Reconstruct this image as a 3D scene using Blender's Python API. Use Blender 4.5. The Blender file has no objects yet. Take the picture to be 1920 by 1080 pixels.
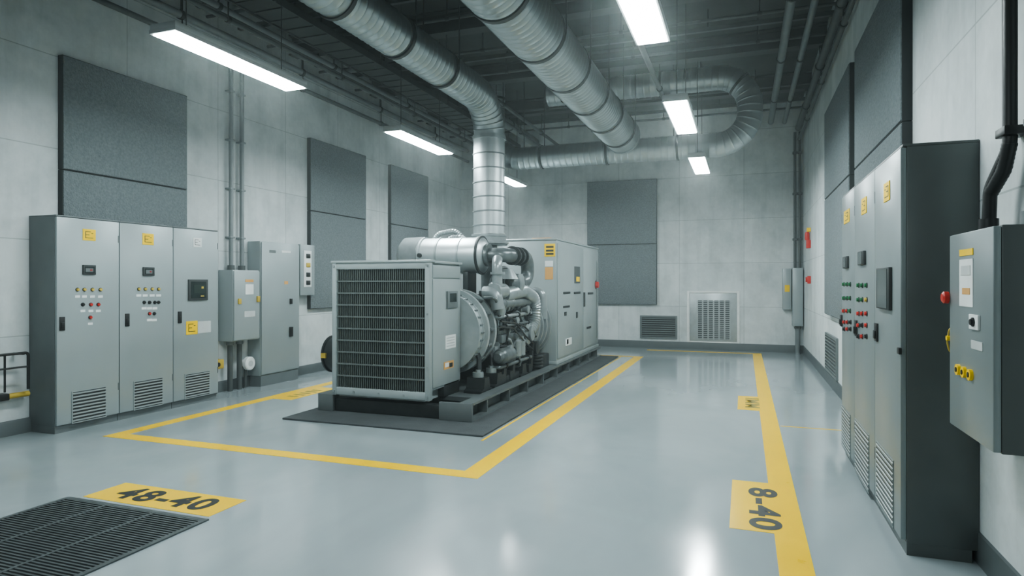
import bpy, bmesh, math, random
from mathutils import Vector, Matrix
random.seed(4)
S = bpy.context.scene
C = S.collection
F = 1200.0; H = 1.55; VH = 530.0
A = math.atan(435/1200); CA = math.cos(A); SA = math.sin(A)
def k(u):
    t = (u-960)/F
    return -SA+CA*t, CA+SA*t
def onX(u, v, X):
    kx, ky = k(u); d = X/kx
    return ky*d, H-(v-VH)*d/F
def onY(u, v, Y):
    kx, ky = k(u); d = Y/ky
    return kx*d, H-(v-VH)*d/F
XL, XR, YB, YF, ZC = -7.0, 1.22, 15.4, -2.2, 5.6

# ------------------------------------------------------------------ materials
def mat(name, col, rough=.5, metal=0., var=.06, scale=5., bump=0., bscale=60., coat=0., rvar=0., emit=None, estr=0.):
    m = bpy.data.materials.new(name); m.use_nodes = True
    nt = m.node_tree; N = nt.nodes; L = nt.links
    b = N['Principled BSDF']
    tc = N.new('ShaderNodeTexCoord')
    nz = N.new('ShaderNodeTexNoise'); nz.inputs['Scale'].default_value = scale; nz.inputs['Detail'].default_value = 5
    L.new(tc.outputs['Object'], nz.inputs['Vector'])
    cr = N.new('ShaderNodeValToRGB')
    cr.color_ramp.elements[0].position = .3; cr.color_ramp.elements[1].position = .7
    cr.color_ramp.elements[0].color = tuple(c*(1-var) for c in col)+(1,)
    cr.color_ramp.elements[1].color = tuple(min(1, c*(1+var)) for c in col)+(1,)
    L.new(nz.outputs['Fac'], cr.inputs['Fac']); L.new(cr.outputs['Color'], b.inputs['Base Color'])
    b.inputs['Roughness'].default_value = rough; b.inputs['Metallic'].default_value = metal
    if rvar:
        mr = N.new('ShaderNodeMapRange'); mr.inputs['To Min'].default_value = max(.02, rough-rvar); mr.inputs['To Max'].default_value = rough+rvar
        L.new(nz.outputs['Fac'], mr.inputs['Value']); L.new(mr.outputs['Result'], b.inputs['Roughness'])
    if coat: b.inputs['Coat Weight'].default_value = coat; b.inputs['Coat Roughness'].default_value = .08
    if bump:
        n2 = N.new('ShaderNodeTexNoise'); n2.inputs['Scale'].default_value = bscale; n2.inputs['Detail'].default_value = 3
        L.new(tc.outputs['Object'], n2.inputs['Vector'])
        bp = N.new('ShaderNodeBump'); bp.inputs['Strength'].default_value = bump; bp.inputs['Distance'].default_value = .02
        L.new(n2.outputs['Fac'], bp.inputs['Height']); L.new(bp.outputs['Normal'], b.inputs['Normal'])
    if emit:
        b.inputs['Emission Color'].default_value = tuple(emit)+(1,); b.inputs['Emission Strength'].default_value = estr
    return m
def wall_mat(name, axis):
    m = bpy.data.materials.new(name); m.use_nodes = True
    nt = m.node_tree; N = nt.nodes; L = nt.links; b = N['Principled BSDF']
    g = N.new('ShaderNodeNewGeometry'); sp = N.new('ShaderNodeSeparateXYZ'); L.new(g.outputs['Position'], sp.inputs[0])
    cb = N.new('ShaderNodeCombineXYZ'); L.new(sp.outputs[axis], cb.inputs[0]); L.new(sp.outputs[2], cb.inputs[1])
    br = N.new('ShaderNodeTexBrick'); br.offset = 0.; br.squash = 1
    br.inputs['Scale'].default_value = 1; br.inputs['Brick Width'].default_value = 1.42; br.inputs['Row Height'].default_value = 1.0
    br.inputs['Mortar Size'].default_value = .006; br.inputs['Mortar Smooth'].default_value = .3; br.inputs['Bias'].default_value = 0
    br.inputs['Color1'].default_value = (.61, .65, .655, 1); br.inputs['Color2'].default_value = (.66, .70, .70, 1); br.inputs['Mortar'].default_value = (.42, .46, .46, 1)
    L.new(cb.outputs[0], br.inputs['Vector'])
    n1 = N.new('ShaderNodeTexNoise'); n1.inputs['Scale'].default_value = 1.3; n1.inputs['Detail'].default_value = 9; n1.inputs['Roughness'].default_value = .7
    L.new(g.outputs['Position'], n1.inputs['Vector'])
    cr = N.new('ShaderNodeValToRGB'); e = cr.color_ramp.elements
    e[0].position = .34; e[0].color = (.78, .80, .80, 1); e[1].position = .58; e[1].color = (1.04, 1.04, 1.04, 1)
    L.new(n1.outputs['Fac'], cr.inputs['Fac'])
    mx = N.new('ShaderNodeMix'); mx.data_type = 'RGBA'; mx.blend_type = 'MULTIPLY'; mx.inputs[0].default_value = 1
    L.new(br.outputs['Color'], mx.inputs[6]); L.new(cr.outputs['Color'], mx.inputs[7])
    # vertical streaks
    mp = N.new('ShaderNodeMapping'); mp.inputs['Scale'].default_value = (2.4, 2.4, .3); L.new(g.outputs['Position'], mp.inputs['Vector'])
    n3 = N.new('ShaderNodeTexNoise'); n3.inputs['Scale'].default_value = 1.6; n3.inputs['Detail'].default_value = 7; n3.inputs['Roughness'].default_value = .6
    L.new(mp.outputs[0], n3.inputs['Vector'])
    c3 = N.new('ShaderNodeValToRGB'); e = c3.color_ramp.elements
    e[0].position = .32; e[0].color = (.86, .875, .875, 1); e[1].position = .52; e[1].color = (1, 1, 1, 1)
    L.new(n3.outputs['Fac'], c3.inputs['Fac'])
    m2 = N.new('ShaderNodeMix'); m2.data_type = 'RGBA'; m2.blend_type = 'MULTIPLY'; m2.inputs[0].default_value = 1
    L.new(mx.outputs[2], m2.inputs[6]); L.new(c3.outputs['Color'], m2.inputs[7])
    L.new(m2.outputs[2], b.inputs['Base Color'])
    b.inputs['Roughness'].default_value = .68
    ad = N.new('ShaderNodeMath'); ad.operation = 'MULTIPLY_ADD'; ad.inputs[1].default_value = .25
    iv = N.new('ShaderNodeMath'); iv.operation = 'SUBTRACT'; iv.inputs[0].default_value = 1; L.new(br.outputs['Fac'], iv.inputs[1])
    L.new(n1.outputs['Fac'], ad.inputs[0]); L.new(iv.outputs[0], ad.inputs[2])
    bp = N.new('ShaderNodeBump'); bp.inputs['Strength'].default_value = .3; bp.inputs['Distance'].default_value = .01
    L.new(ad.outputs[0], bp.inputs['Height']); L.new(bp.outputs['Normal'], b.inputs['Normal'])
    return m
def floor_mat():
    m = bpy.data.materials.new('epoxy_floor'); m.use_nodes = True
    nt = m.node_tree; N = nt.nodes; L = nt.links; b = N['Principled BSDF']
    g = N.new('ShaderNodeNewGeometry')
    mp = N.new('ShaderNodeMapping'); mp.inputs['Scale'].default_value = (.75, .4, 1); mp.inputs['Rotation'].default_value = (0, 0, .5)
    L.new(g.outputs['Position'], mp.inputs['Vector'])
    n1 = N.new('ShaderNodeTexNoise'); n1.inputs['Scale'].default_value = 1.0; n1.inputs['Detail'].default_value = 7; n1.inputs['Roughness'].default_value = .58
    n1.inputs['Distortion'].default_value = .5
    L.new(mp.outputs[0], n1.inputs['Vector'])
    cr = N.new('ShaderNodeValToRGB'); e = cr.color_ramp.elements
    e[0].position = .3; e[0].color = (.285, .335, .352, 1); e[1].position = .7; e[1].color = (.40, .452, .466, 1)
    L.new(n1.outputs['Fac'], cr.inputs['Fac']); L.new(cr.outputs['Color'], b.inputs['Base Color'])
    # slowly varying gloss
    mp2 = N.new('ShaderNodeMapping'); mp2.inputs['Scale'].default_value = (1.6, .7, 1); mp2.inputs['Rotation'].default_value = (0, 0, -.4)
    L.new(g.outputs['Position'], mp2.inputs['Vector'])
    n2 = N.new('ShaderNodeTexNoise'); n2.inputs['Scale'].default_value = 1.0; n2.inputs['Detail'].default_value = 3; n2.inputs['Roughness'].default_value = .5
    n2.inputs['Distortion'].default_value = .3
    L.new(mp2.outputs[0], n2.inputs['Vector'])
    mr = N.new('ShaderNodeMapRange'); mr.inputs['From Min'].default_value = .3; mr.inputs['From Max'].default_value = .7
    mr.inputs['To Min'].default_value = .09; mr.inputs['To Max'].default_value = .23
    L.new(n2.outputs['Fac'], mr.inputs['Value']); L.new(mr.outputs['Result'], b.inputs['Roughness'])
    b.inputs['IOR'].default_value = 1.65
    b.inputs['Coat Weight'].default_value = .45; b.inputs['Coat Roughness'].default_value = .12
    return m
M = {}
M['floor'] = floor_mat()
M['wallX'] = wall_mat('concrete_side', 1); M['wallY'] = wall_mat('concrete_end', 0)
M['ceil'] = mat('dark_ceiling', (.048, .056, .055), .8, var=.2, scale=2)
M['beam'] = mat('dark_steel', (.043, .05, .049), .55, var=.15)
M['base'] = mat('baseboard_grey', (.10, .118, .122), .5)
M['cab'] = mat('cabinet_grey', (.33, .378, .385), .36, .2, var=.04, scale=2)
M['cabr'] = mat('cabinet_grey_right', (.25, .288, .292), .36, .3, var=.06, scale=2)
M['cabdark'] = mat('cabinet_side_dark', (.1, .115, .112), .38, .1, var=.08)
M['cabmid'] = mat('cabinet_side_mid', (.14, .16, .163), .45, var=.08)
M['slot'] = mat('dark_slot', (.035, .04, .04), .6)
M['black'] = mat('black_plastic', (.012, .013, .013), .4, var=.1)
M['rubber'] = mat('dark_rubber', (.06, .068, .071), .7, var=.15, bump=.3, bscale=80)
M['yellow'] = mat('yellow_paint', (.97, .60, .0), .3, var=.05, scale=4, rvar=.06)
M['signy'] = mat('yellow_sign', (.92, .60, .0), .45)
M['dully'] = mat('dull_yellow', (.5, .36, .05), .5, var=.2)
M['faint'] = mat('faint_lettering', (.30, .24, .06), .5, var=.3, scale=14)
M['white'] = mat('white_label', (.75, .77, .76), .5)
M['grey'] = mat('grey_label', (.5, .53, .53), .5)
M['red'] = mat('red_plastic', (.55, .03, .02), .35)
M['darkred'] = mat('dark_red_readout', (.3, .03, .03), .3)
M['green'] = mat('green_lens', (.02, .16, .06), .3)
M['amber'] = mat('amber_lens', (.62, .46, .08), .3)
M['orange'] = mat('orange_label', (.66, .36, .12), .45)
M['screen'] = mat('dark_screen', (.02, .03, .03), .15, var=.2)
M['screen_lit'] = mat('lit_screen', (.03, .045, .04), .2)
M['galv'] = mat('galvanised_duct', (.44, .49, .50), .36, .88, var=.04, scale=3)
M['bright'] = mat('bright_steel', (.58, .63, .64), .42, .92, var=.02, scale=3)
M['band'] = mat('dark_duct_band', (.065, .073, .073), .45, .4)
M['pipe'] = mat('dark_pipe', (.085, .097, .097), .5, .2, var=.15)
M['pipel'] = mat('grey_pipe', (.20, .225, .23), .45, .3, var=.1)
M['felt'] = mat('acoustic_felt', (.18, .21, .22), .95, var=.16, scale=38, bump=.8, bscale=55)
M['feltedge'] = mat('panel_edge', (.03, .035, .036), .8)
M['eng'] = mat('engine_grey', (.15, .171, .175), .34, .45, var=.25, scale=9)
M['engl'] = mat('engine_light', (.31, .346, .352), .34, .45, var=.12, scale=9)
M['ring'] = mat('engine_ring', (.42, .463, .468), .34, .4, var=.08, scale=9)
M['engd'] = mat('engine_dark', (.03, .035, .036), .42, .4, var=.2, scale=9)
M['skid'] = mat('skid_grey', (.13, .149, .152), .42, .15, var=.1)
M['genbody'] = mat('generator_grey', (.33, .378, .383), .36, .1, var=.05, scale=3)
M['fin'] = mat('radiator_fin', (.022, .027, .026), .5, .3)
M['slat'] = mat('radiator_slat', (.11, .127, .123), .42, .4)
M['bar'] = mat('radiator_bar', (.155, .178, .174), .4, .3)
M['grate'] = mat('grate_steel', (.11, .124, .127), .42, .5, var=.2, scale=12)
M['pit'] = mat('drain_pit', (.018, .02, .02), .8)
M['text'] = mat('dark_lettering', (.025, .027, .025), .5)
M['lamp'] = mat('lamp_diffuser', (.9, .9, .9), .5, emit=(.87, .99, 1.0), estr=80.)
M['housing'] = mat('lamp_housing', (.4, .43, .43), .4, .3)

# ------------------------------------------------------------------ mesh builder
def fillet(pts, R, seg=8):
    pts = [Vector(p) for p in pts]; out = [pts[0]]
    for i in range(1, len(pts)-1):
        a, b, c = pts[i-1], pts[i], pts[i+1]
        d1 = (a-b).normalized(); d2 = (c-b).normalized()
        ang = d1.angle(d2)
        if ang > 3.1: out.append(b); continue
        tl = min(R/math.tan(ang/2), (a-b).length*.49 if i > 1 else (a-b).length*.98, (c-b).length*.49 if i < len(pts)-2 else (c-b).length*.98)
        r = tl*math.tan(ang/2)
        cen = b+(d1+d2).normalized()*(r/math.sin(ang/2))
        p1 = b+d1*tl; p2 = b+d2*tl
        v1 = p1-cen; v2 = p2-cen; th = v1.angle(v2); ax = v1.cross(v2).normalized()
        for j in range(seg+1): out.append(cen+Matrix.Rotation(th*j/seg, 3, ax) @ v1)
    out.append(pts[-1]); return out
class Path:
    def __init__(s, pts):
        s.p = [Vector(p) for p in pts]; s.l = [0]
        for a, b in zip(s.p, s.p[1:]): s.l.append(s.l[-1]+(b-a).length)
        s.len = s.l[-1]
    def at(s, d):
        d = min(max(d, 0), s.len)
        for i in range(len(s.l)-1):
            if d <= s.l[i+1]+1e-9:
                f = (d-s.l[i])/max(1e-9, s.l[i+1]-s.l[i]); return s.p[i].lerp(s.p[i+1], f), (s.p[i+1]-s.p[i]).normalized()
        return s.p[-1], (s.p[-1]-s.p[-2]).normalized()
class MB:
    def __init__(s): s.bm = bmesh.new()
    def box(s, x0, x1, y0, y1, z0, z1, bev=0., seg=2):
        if x0 > x1: x0, x1 = x1, x0
        if y0 > y1: y0, y1 = y1, y0
        if z0 > z1: z0, z1 = z1, z0
        mt = Matrix.Translation(((x0+x1)/2, (y0+y1)/2, (z0+z1)/2)) @ Matrix.Diagonal((x1-x0, y1-y0, z1-z0, 1))
        r = bmesh.ops.create_cube(s.bm, size=1, matrix=mt)
        if bev:
            ed = list({e for v in r['verts'] for e in v.link_edges})
            bmesh.ops.bevel(s.bm, geom=ed, offset=min(bev, .45*min(x1-x0, y1-y0, z1-z0)), segments=seg, affect='EDGES', profile=.5)
        return s
    def pbox(s, ax, c, sg, th, a0, a1, z0, z1, off=0., bev=0.):
        lo, hi = c+sg*off, c+sg*(off+th)
        if ax == 'X': return s.box(lo, hi, a0, a1, z0, z1, bev)
        return s.box(a0, a1, lo, hi, z0, z1, bev)
    def cyl(s, p0, p1, r, n=16, r2=None):
        p0 = Vector(p0); p1 = Vector(p1); d = p1-p0
        q = Vector((0, 0, 1)).rotation_difference(d.normalized()).to_matrix().to_4x4()
        bmesh.ops.create_cone(s.bm, cap_ends=True, segments=n, radius1=r, radius2=r if r2 is None else r2, depth=d.length, matrix=Matrix.Translation((p0+p1)/2) @ q)
        return s
    def sweep(s, pts, radii, n=16, caps=True):
        pts = [Vector(p) for p in pts]; m = len(pts)
        if not isinstance(radii, (list, tuple)): radii = [radii]*m
        rings = []; up = None
        for i in range(m):
            t = pts[min(i+1, m-1)]-pts[max(i-1, 0)]; t.normalize()
            if up is None:
                up = Vector((0, 0, 1)) if abs(t.z) < .9 else Vector((1, 0, 0))
            up = (up-t*up.dot(t)).normalized(); sd = t.cross(up)
            rings.append([s.bm.verts.new(pts[i]+(up*math.cos(a)+sd*math.sin(a))*radii[i]) for a in (2*math.pi*j/n for j in range(n))])
        for a, b in zip(rings, rings[1:]):
            for j in range(n): s.bm.faces.new((a[j], a[(j+1) % n], b[(j+1) % n], b[j]))
        if caps:
            s.bm.faces.new(rings[0]); s.bm.faces.new(list(reversed(rings[-1])))
        return s
    def tube(s, pts, r, n=12, R=0.1, seg=6):
        return s.sweep(fillet(pts, R, seg), r, n)
    def ribbed(s, pts, r, step=.03, h=.008, n=16, R=.15):
        p = Path(fillet(pts, R, 10)); P = []; rr = []; i = 0; d = 0
        while d < p.len:
            P.append(p.at(d)[0]); rr.append(r+(h if i % 2 else 0)); d += step/2; i += 1
        return s.sweep(P, rr, n)
    def duct(s, path, r, pitch=.13, h=.008, n=28, d0=0., d1=None):
        d1 = path.len if d1 is None else d1
        P = [path.at(d0)[0]]; rr = [r]; d = d0+pitch/2
        while d < d1-.045:
            for o, q in ((-.034, r), (-.014, r), (0, r+h), (.014, r), (.034, r)): P.append(path.at(d+o)[0]); rr.append(q)
            d += pitch
        P.append(path.at(d1)[0]); rr.append(r)
        return s.sweep(P, rr, n)
    def lathe(s, o, ax, prof, n=28):
        o = Vector(o); ax = Vector(ax).normalized()
        up = Vector((0, 0, 1)) if abs(ax.z) < .9 else Vector((1, 0, 0)); sd = ax.cross(up)
        rings = [[s.bm.verts.new(o+ax*h+(up*math.cos(a)+sd*math.sin(a))*max(r, .0008)) for a in (2*math.pi*j/n for j in range(n))] for r, h in prof]
        for a, b in zip(rings, rings[1:]):
            for j in range(n): s.bm.faces.new((a[j], a[(j+1) % n], b[(j+1) % n], b[j]))
        s.bm.faces.new(rings[0]); s.bm.faces.new(list(reversed(rings[-1])))
        return s
    def prism(s, poly, ax, a0, a1):   # ax 'Y': poly (x,z); 'X': poly (y,z); 'Z': poly (x,y)
        def P(p, a): return {'Y': (p[0], a, p[1]), 'X': (a, p[0], p[1]), 'Z': (p[0], p[1], a)}[ax]
        v0 = [s.bm.verts.new(P(p, a0)) for p in poly]; v1 = [s.bm.verts.new(P(p, a1)) for p in poly]; n = len(poly)
        s.bm.faces.new(v0); s.bm.faces.new(list(reversed(v1)))
        for j in range(n): s.bm.faces.new((v0[j], v0[(j+1) % n], v1[(j+1) % n], v1[j]))
        return s
    def build(s, name, m, parent=None, label=None):
        bmesh.ops.recalc_face_normals(s.bm, faces=s.bm.faces[:])
        co = [v.co for v in s.bm.verts]
        lo = [min(c[i] for c in co) for i in range(3)]; hi = [max(c[i] for c in co) for i in range(3)]
        o0 = Vector(((lo[0]+hi[0])/2, (lo[1]+hi[1])/2, lo[2]))
        bmesh.ops.translate(s.bm, verts=s.bm.verts[:], vec=-o0)
        me = bpy.data.meshes.new(name); s.bm.to_mesh(me); s.bm.free()
        me.materials.append(m if not isinstance(m, str) else M[m])
        me.shade_smooth(); me.set_sharp_from_angle(angle=math.radians(32))
        o = bpy.data.objects.new(name, me); C.objects.link(o)
        o.location = o0-W(parent); o.parent = parent
        if label: o['label'] = label
        return o
def W(o):
    v = Vector((0, 0, 0))
    while o: v = v+o.location; o = o.parent
    return v
def tag(o, label, cat, group=None):
    o['label'] = label; o['category'] = cat
    if group: o['group'] = group
    return o
def struct(o): o['kind'] = 'structure'; return o
def thing(name, label, cat, loc, group=None):
    o = bpy.data.objects.new(name, None); C.objects.link(o); o.location = loc; o.empty_display_size = .2
    return tag(o, label, cat, group)
def dup(root, loc, label):
    r = root.copy(); C.objects.link(r); r.location = loc; r['label'] = label
    for ch in list(root.children):
        c = ch.copy(); C.objects.link(c); c.parent = r
        for g in ch.children:
            d = g.copy(); C.objects.link(d); d.parent = c
    return r
def lettering(txt, w, h, loc, basis, m, parent, name='lettering', bold=.035):
    cu = bpy.data.curves.new('t', 'FONT'); cu.body = txt; cu.offset = bold; cu.extrude = .0; cu.space_character = 1.15
    ob = bpy.data.objects.new('t', cu); C.objects.link(ob)
    me = bpy.data.meshes.new_from_object(ob.evaluated_get(bpy.context.evaluated_depsgraph_get()))
    bpy.data.objects.remove(ob)
    mb = MB(); mb.bm.from_mesh(me); bpy.data.meshes.remove(me)
    xs = [v.co.x for v in mb.bm.verts]; ys = [v.co.y for v in mb.bm.verts]
    cx, cy = (min(xs)+max(xs))/2, (min(ys)+max(ys))/2; sx = w/(max(xs)-min(xs)); sy = h/(max(ys)-min(ys))
    ex, ey = Vector(basis[0]), Vector(basis[1]); loc = Vector(loc)
    for v in mb.bm.verts: v.co = loc+ex*((v.co.x-cx)*sx)+ey*((v.co.y-cy)*sy)
    return mb.build(name, m, parent)
def pxr(u0, v0, u1, v1, X):     # rect on the plane x = X -> y and z ranges
    um, vm = (u0+u1)/2, (v0+v1)/2
    a, b = onX(u0, vm, X)[0], onX(u1, vm, X)[0]
    return min(a, b), max(a, b), onX(um, v1, X)[1], onX(um, v0, X)[1]
def pyr(u0, v0, u1, v1, Y):
    um, vm = (u0+u1)/2, (v0+v1)/2
    return onY(u0, vm, Y)[0], onY(u1, vm, Y)[0], onY(um, v1, Y)[1], onY(um, v0, Y)[1]
def plate(parent, name, m, rect, ax, c, sg, th=.008, bev=.002, off=0., label=None):
    return MB().pbox(ax, c, sg, th, *rect, off=off, bev=bev).build(name, m, parent, label)
def louver(parent, rect, ax, c, sg, n, mf, ms, md, name='vent_grille', bw=.02, dep=.018):
    a0, a1, z0, z1 = rect
    back = MB().pbox(ax, c, sg, .003, a0+.003, a1-.003, z0+.003, z1-.003).build('vent_recess', md, parent)
    fr = MB()
    fr.pbox(ax, c, sg, dep, a0, a0+bw, z0, z1).pbox(ax, c, sg, dep, a1-bw, a1, z0, z1)
    fr.pbox(ax, c, sg, dep, a0+bw, a1-bw, z0, z0+bw).pbox(ax, c, sg, dep, a0+bw, a1-bw, z1-bw, z1)
    p = (z1-z0-2*bw)/n
    for i in range(n):
        zz = z0+bw+i*p
        e = c+sg*.003; o = c+sg*(dep+.003)
        poly = [(e, zz+p*.74), (o, zz+p*.66), (o, zz+p*.3), (e, zz+p*.26)]
        if ax == 'X': fr.prism(poly, 'Y', a0+bw, a1-bw)
        else: fr.prism(poly, 'X', a0+bw, a1-bw)
    return fr.build(name, ms, parent)
def knob(parent, name, m, a, z, ax, c, sg, r=.014, th=.018, collar=True):
    def P(o): return (c+sg*o, a, z) if ax == 'X' else (a, c+sg*o, z)
    o = MB().cyl(P(.004 if collar else 0), P(th), r, 12, r*.85).build(name, m, parent)
    if collar: MB().cyl(P(0), P(.006), r*1.3, 14).build('collar', 'black', o)
    return o
def sign(parent, rect, ax, c, sg, m='signy', name='warning_sign'):
    a0, a1, z0, z1 = rect
    o = plate(parent, name, m, rect, ax, c, sg, .004, 0)
    w, h = a1-a0, z1-z0; mk = MB()
    for (x0, x1, y0, y1) in ((.18, .23, .2, .8), (.23, .62, .75, .8), (.23, .5, .47, .52), (.23, .8, .2, .25), (.66, .8, .62, .67)):
        mk.pbox(ax, c, sg, .0012, a0+w*x0, a0+w*x1, z0+h*y0, z0+h*y1, off=.004)
    mk.build('sign_mark', 'text', o); return o

# ------------------------------------------------------------------ room shell
struct(MB().box(XL-.2, XR+.2, YF, YB+.2, -.2, 0).build('floor', 'floor'))
struct(MB().box(XL-.2, XR+.2, YF, YB+.2, ZC, ZC+.2).build('ceiling', 'ceil'))
struct(MB().box(XL-.2, XL, YF, YB+.2, 0, ZC).build('wall_left', 'wallX'))
struct(MB().box(XR, XR+.2, YF, YB+.2, 0, ZC).build('wall_right', 'wallX'))
struct(MB().box(XL, XR, YB, YB+.2, 0, ZC).build('wall_back', 'wallY'))
def baseb(poly, ax, a0, a1, name): struct(MB().prism(poly, ax, a0, a1).build(name, 'base'))
baseb([(XL, 0), (XL+.03, 0), (XL+.03, .13), (XL+.018, .15), (XL, .15)], 'Y', YF, YB, 'baseboard_left')
baseb([(XR, 0), (XR-.01, 0), (XR-.01, .17), (XR, .18)], 'Y', YF, YB, 'baseboard_right')
baseb([(YB, 0), (YB-.02, 0), (YB-.02, .15), (YB-.012, .17), (YB, .17)], 'X', XL+.03, XR-.01, 'baseboard_back')
for i, y in enumerate((1.5, 3.9, 6.3, 8.7, 11.1, 13.5)):
    poly = [(y-.11, 5.27), (y+.11, 5.27), (y+.11, 5.29), (y+.015, 5.3), (y+.015, 5.57), (y+.11, 5.58), (y+.11, ZC), (y-.11, ZC), (y-.11, 5.58), (y-.015, 5.57), (y-.015, 5.3), (y-.11, 5.29)]
    struct(MB().prism(poly, 'X', XL, XR).build('trim_%d' % (i+1), 'beam'))

# ------------------------------------------------------------------ floor markings
mk = MB()
mk.box(-2.16, -1.98, 4.66, 13.55, 0, .002).box(-5.92, -2.16, 4.66, 4.82, 0, .002).box(-6.08, -5.92, 4.66, 13.55, 0, .002).box(-5.92, -2.16, 13.4, 13.55, 0, .002)
tag(mk.build('floor_marking', 'yellow'), 'wide yellow painted rectangle on floor surrounding the generator', 'floor marking')
tag(MB().box(.176, .356, .5, 15.0, 0, .002).box(-2.1, .176, 14.88, 15.0, 0, .002).build('floor_marking', 'yellow'), 'long yellow aisle line painted beside the right hand cabinets and along back wall', 'floor marking')
tag(MB().box(.37, 1.2, 7.48, 7.505, 0, .002).build('floor_marking', 'yellow'), 'short hairline yellow line from aisle line to right wall', 'floor marking')
tag(MB().box(-2.43, -2.405, 5.8, 13.3, 0, .002).build('floor_marking', 'yellow'), 'thin yellow line along the right edge of the generator mat', 'floor marking')
def flabel(label, x0, x1, y0, y1): 
    t = thing('floor_label', label, 'floor label', ((x0+x1)/2, (y0+y1)/2, 0))
    MB().box(x0, x1, y0, y1, 0, .002).build('painted_patch', 'yellow', t); return t
t = flabel('yellow floor patch stencilled 48-40 beside the floor grate', -4.5, -3.33, 3.3, 3.64)
lettering('48-40', .86, .23, (-3.9, 3.47, .0032), ((1, 0, 0), (0, 1, 0)), 'text', t)
t = flabel('yellow floor patch stencilled 8-40 joined to the aisle line', -.087, .176, 4.27, 5.32)
lettering('8-40', .86, .2, (.13, 4.74, .0032), ((0, -1, 0), (1, 0, 0)), 'text', t)
t = flabel('small far yellow floor patch on the aisle line with faint letters', -.075, .176, 8.3, 9.3)
lettering('IMM', .7, .17, (.1, 8.8, .0032), ((0, -1, 0), (1, 0, 0)), 'faint', t)
t = flabel('yellow floor patch on the marking left of the generator', -5.92, -5.62, 6.95, 7.95)
mk = MB()
for i in range(5): mk.box(-5.86, -5.7+.02*(i % 2), 7.15+i*.13, 7.21+i*.13, .002, .0032)
mk.build('lettering', 'faint', t)

# floor grate
t = thing('floor_grate', 'dark steel floor drain grate at the front left corner', 'grate', (-3.93, 2.4, 0))
gx0, gx1, gy0, gy1 = -4.58, -3.28, 1.5, 3.25
MB().box(gx0+.02, gx1-.02, gy0+.02, gy1-.02, 0, .002).build('drain_pit', 'pit', t)
MB().box(gx0, gx0+.035, gy0, gy1, 0, .009).box(gx1-.035, gx1, gy0, gy1, 0, .009).box(gx0+.035, gx1-.035, gy0, gy0+.035, 0, .009).box(gx0+.035, gx1-.035, gy1-.035, gy1, 0, .009).build('frame', 'grate', t)
b = MB(); y = gy0+.05
while y < gy1-.045:
    b.box(gx0+.035, gx1-.035, y, y+.013, .002, .008); y += .028
b.build('bars', 'grate', t)
for x in (-4.16, -3.72): MB().box(x-.012, x+.012, gy0+.035, gy1-.035, .002, .0095).build('divider', 'grate', t)

# ------------------------------------------------------------------ generator mat
tag(MB().box(-4.92, -2.46, 5.93, 13.3, 0, .02, .006).build('floor_mat', 'rubber'), 'dark rubber mat under the generator skid', 'mat')

# ------------------------------------------------------------------ generator
G = thing('diesel_generator', 'large grey diesel generator set with radiator grille on a steel skid', 'generator', (-3.8, 9.7, .02))
Z0 = .02
def chan(x, s): # C channel facing s
    return [(x, Z0), (x+s*.16, Z0), (x+s*.16, Z0+.025), (x+s*.03, Z0+.025), (x+s*.03, .195), (x+s*.16, .195), (x+s*.16, .222), (x, .222)]
sk = MB().prism(chan(-2.96, 1), 'Y', 6.47, 13.15).prism(chan(-4.65, -1), 'Y', 6.47, 13.15)
sk.box(-4.65, -2.96, 6.9, 13.15, .15, .2)
for y in (8.2, 10.0, 11.8, 13.1): sk.box(-4.65, -2.96, y, y+.08, Z0, .15)
skid = sk.build('skid_frame', 'skid', G)
for x0, x1 in ((-4.81, -4.6), (-3.2, -2.8)):
    MB().box(x0, x1, 6.43, 6.47, Z0, .222, .006).build('end_plate', 'skid', skid)
MB().box(-4.6, -3.2, 6.47, 6.6, Z0, .17, .01).build('cross_beam', 'engd', skid)
for i in range(9):
    y = 6.9+i*.74
    MB().prism([(-2.93, .045), (-2.81, .045), (-2.81, .195), (-2.93, .195)], 'Y', y, y+.03).build('gusset', 'skid', skid)
# radiator
rx0, rx1, ry0, ry1, rz0, rz1 = -4.59, -3.30, 6.40, 7.26, .222, 1.79
rad = MB().box(rx0+.02, rx1-.02, ry0+.07, ry1, rz0+.1, rz1-.02, .012).box(rx0+.05, rx1-.1, ry0+.08, ry1-.05, .2, rz0+.12).build('radiator_housing', 'genbody', G)
fr = MB()
fr.box(rx0, rx0+.06, ry0, ry0+.08, rz0, rz1, .01).box(rx1-.06, rx1, ry0, ry0+.08, rz0, rz1, .01)
fr.box(rx0+.055, rx1-.055, ry0+.004, ry0+.08, rz1-.085, rz1-.005, .01).box(rx0+.055, rx1-.055, ry0+.004, ry0+.08, rz0+.005, rz0+.095, .01)
fr.build('radiator_frame', 'genbody', rad)
MB().box(rx0-.015, rx1+.015, ry0-.01, ry0+.12, rz1-.01, rz1+.018, .008).box(rx0, rx1+.01, ry0+.12, ry1+.01, rz1-.02, rz1+.008, .006).build('top_cap', 'genbody', rad)
MB().box(rx0+.06, rx1-.06, ry0+.055, ry0+.069, rz0+.09, rz1-.08).build('radiator_core', 'fin', rad)
g = MB(); n = 44; w = rx1-rx0-.12
for i in range(n):
    x = rx0+.06+w*(i+.5)/n
    g.box(x-.005, x+.005, ry0+.025, ry0+.055, rz0+.095, rz1-.085)
g.build('grille_slats', 'slat', rad)
g = MB()
for i in range(1, 10):
    z = rz0+.095+(rz1-rz0-.18)*i/10
    g.box(rx0+.06, rx1-.06, ry0+.012, ry0+.03, z-.008, z+.008)
g.build('grille_bars', 'bar', rad)
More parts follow.
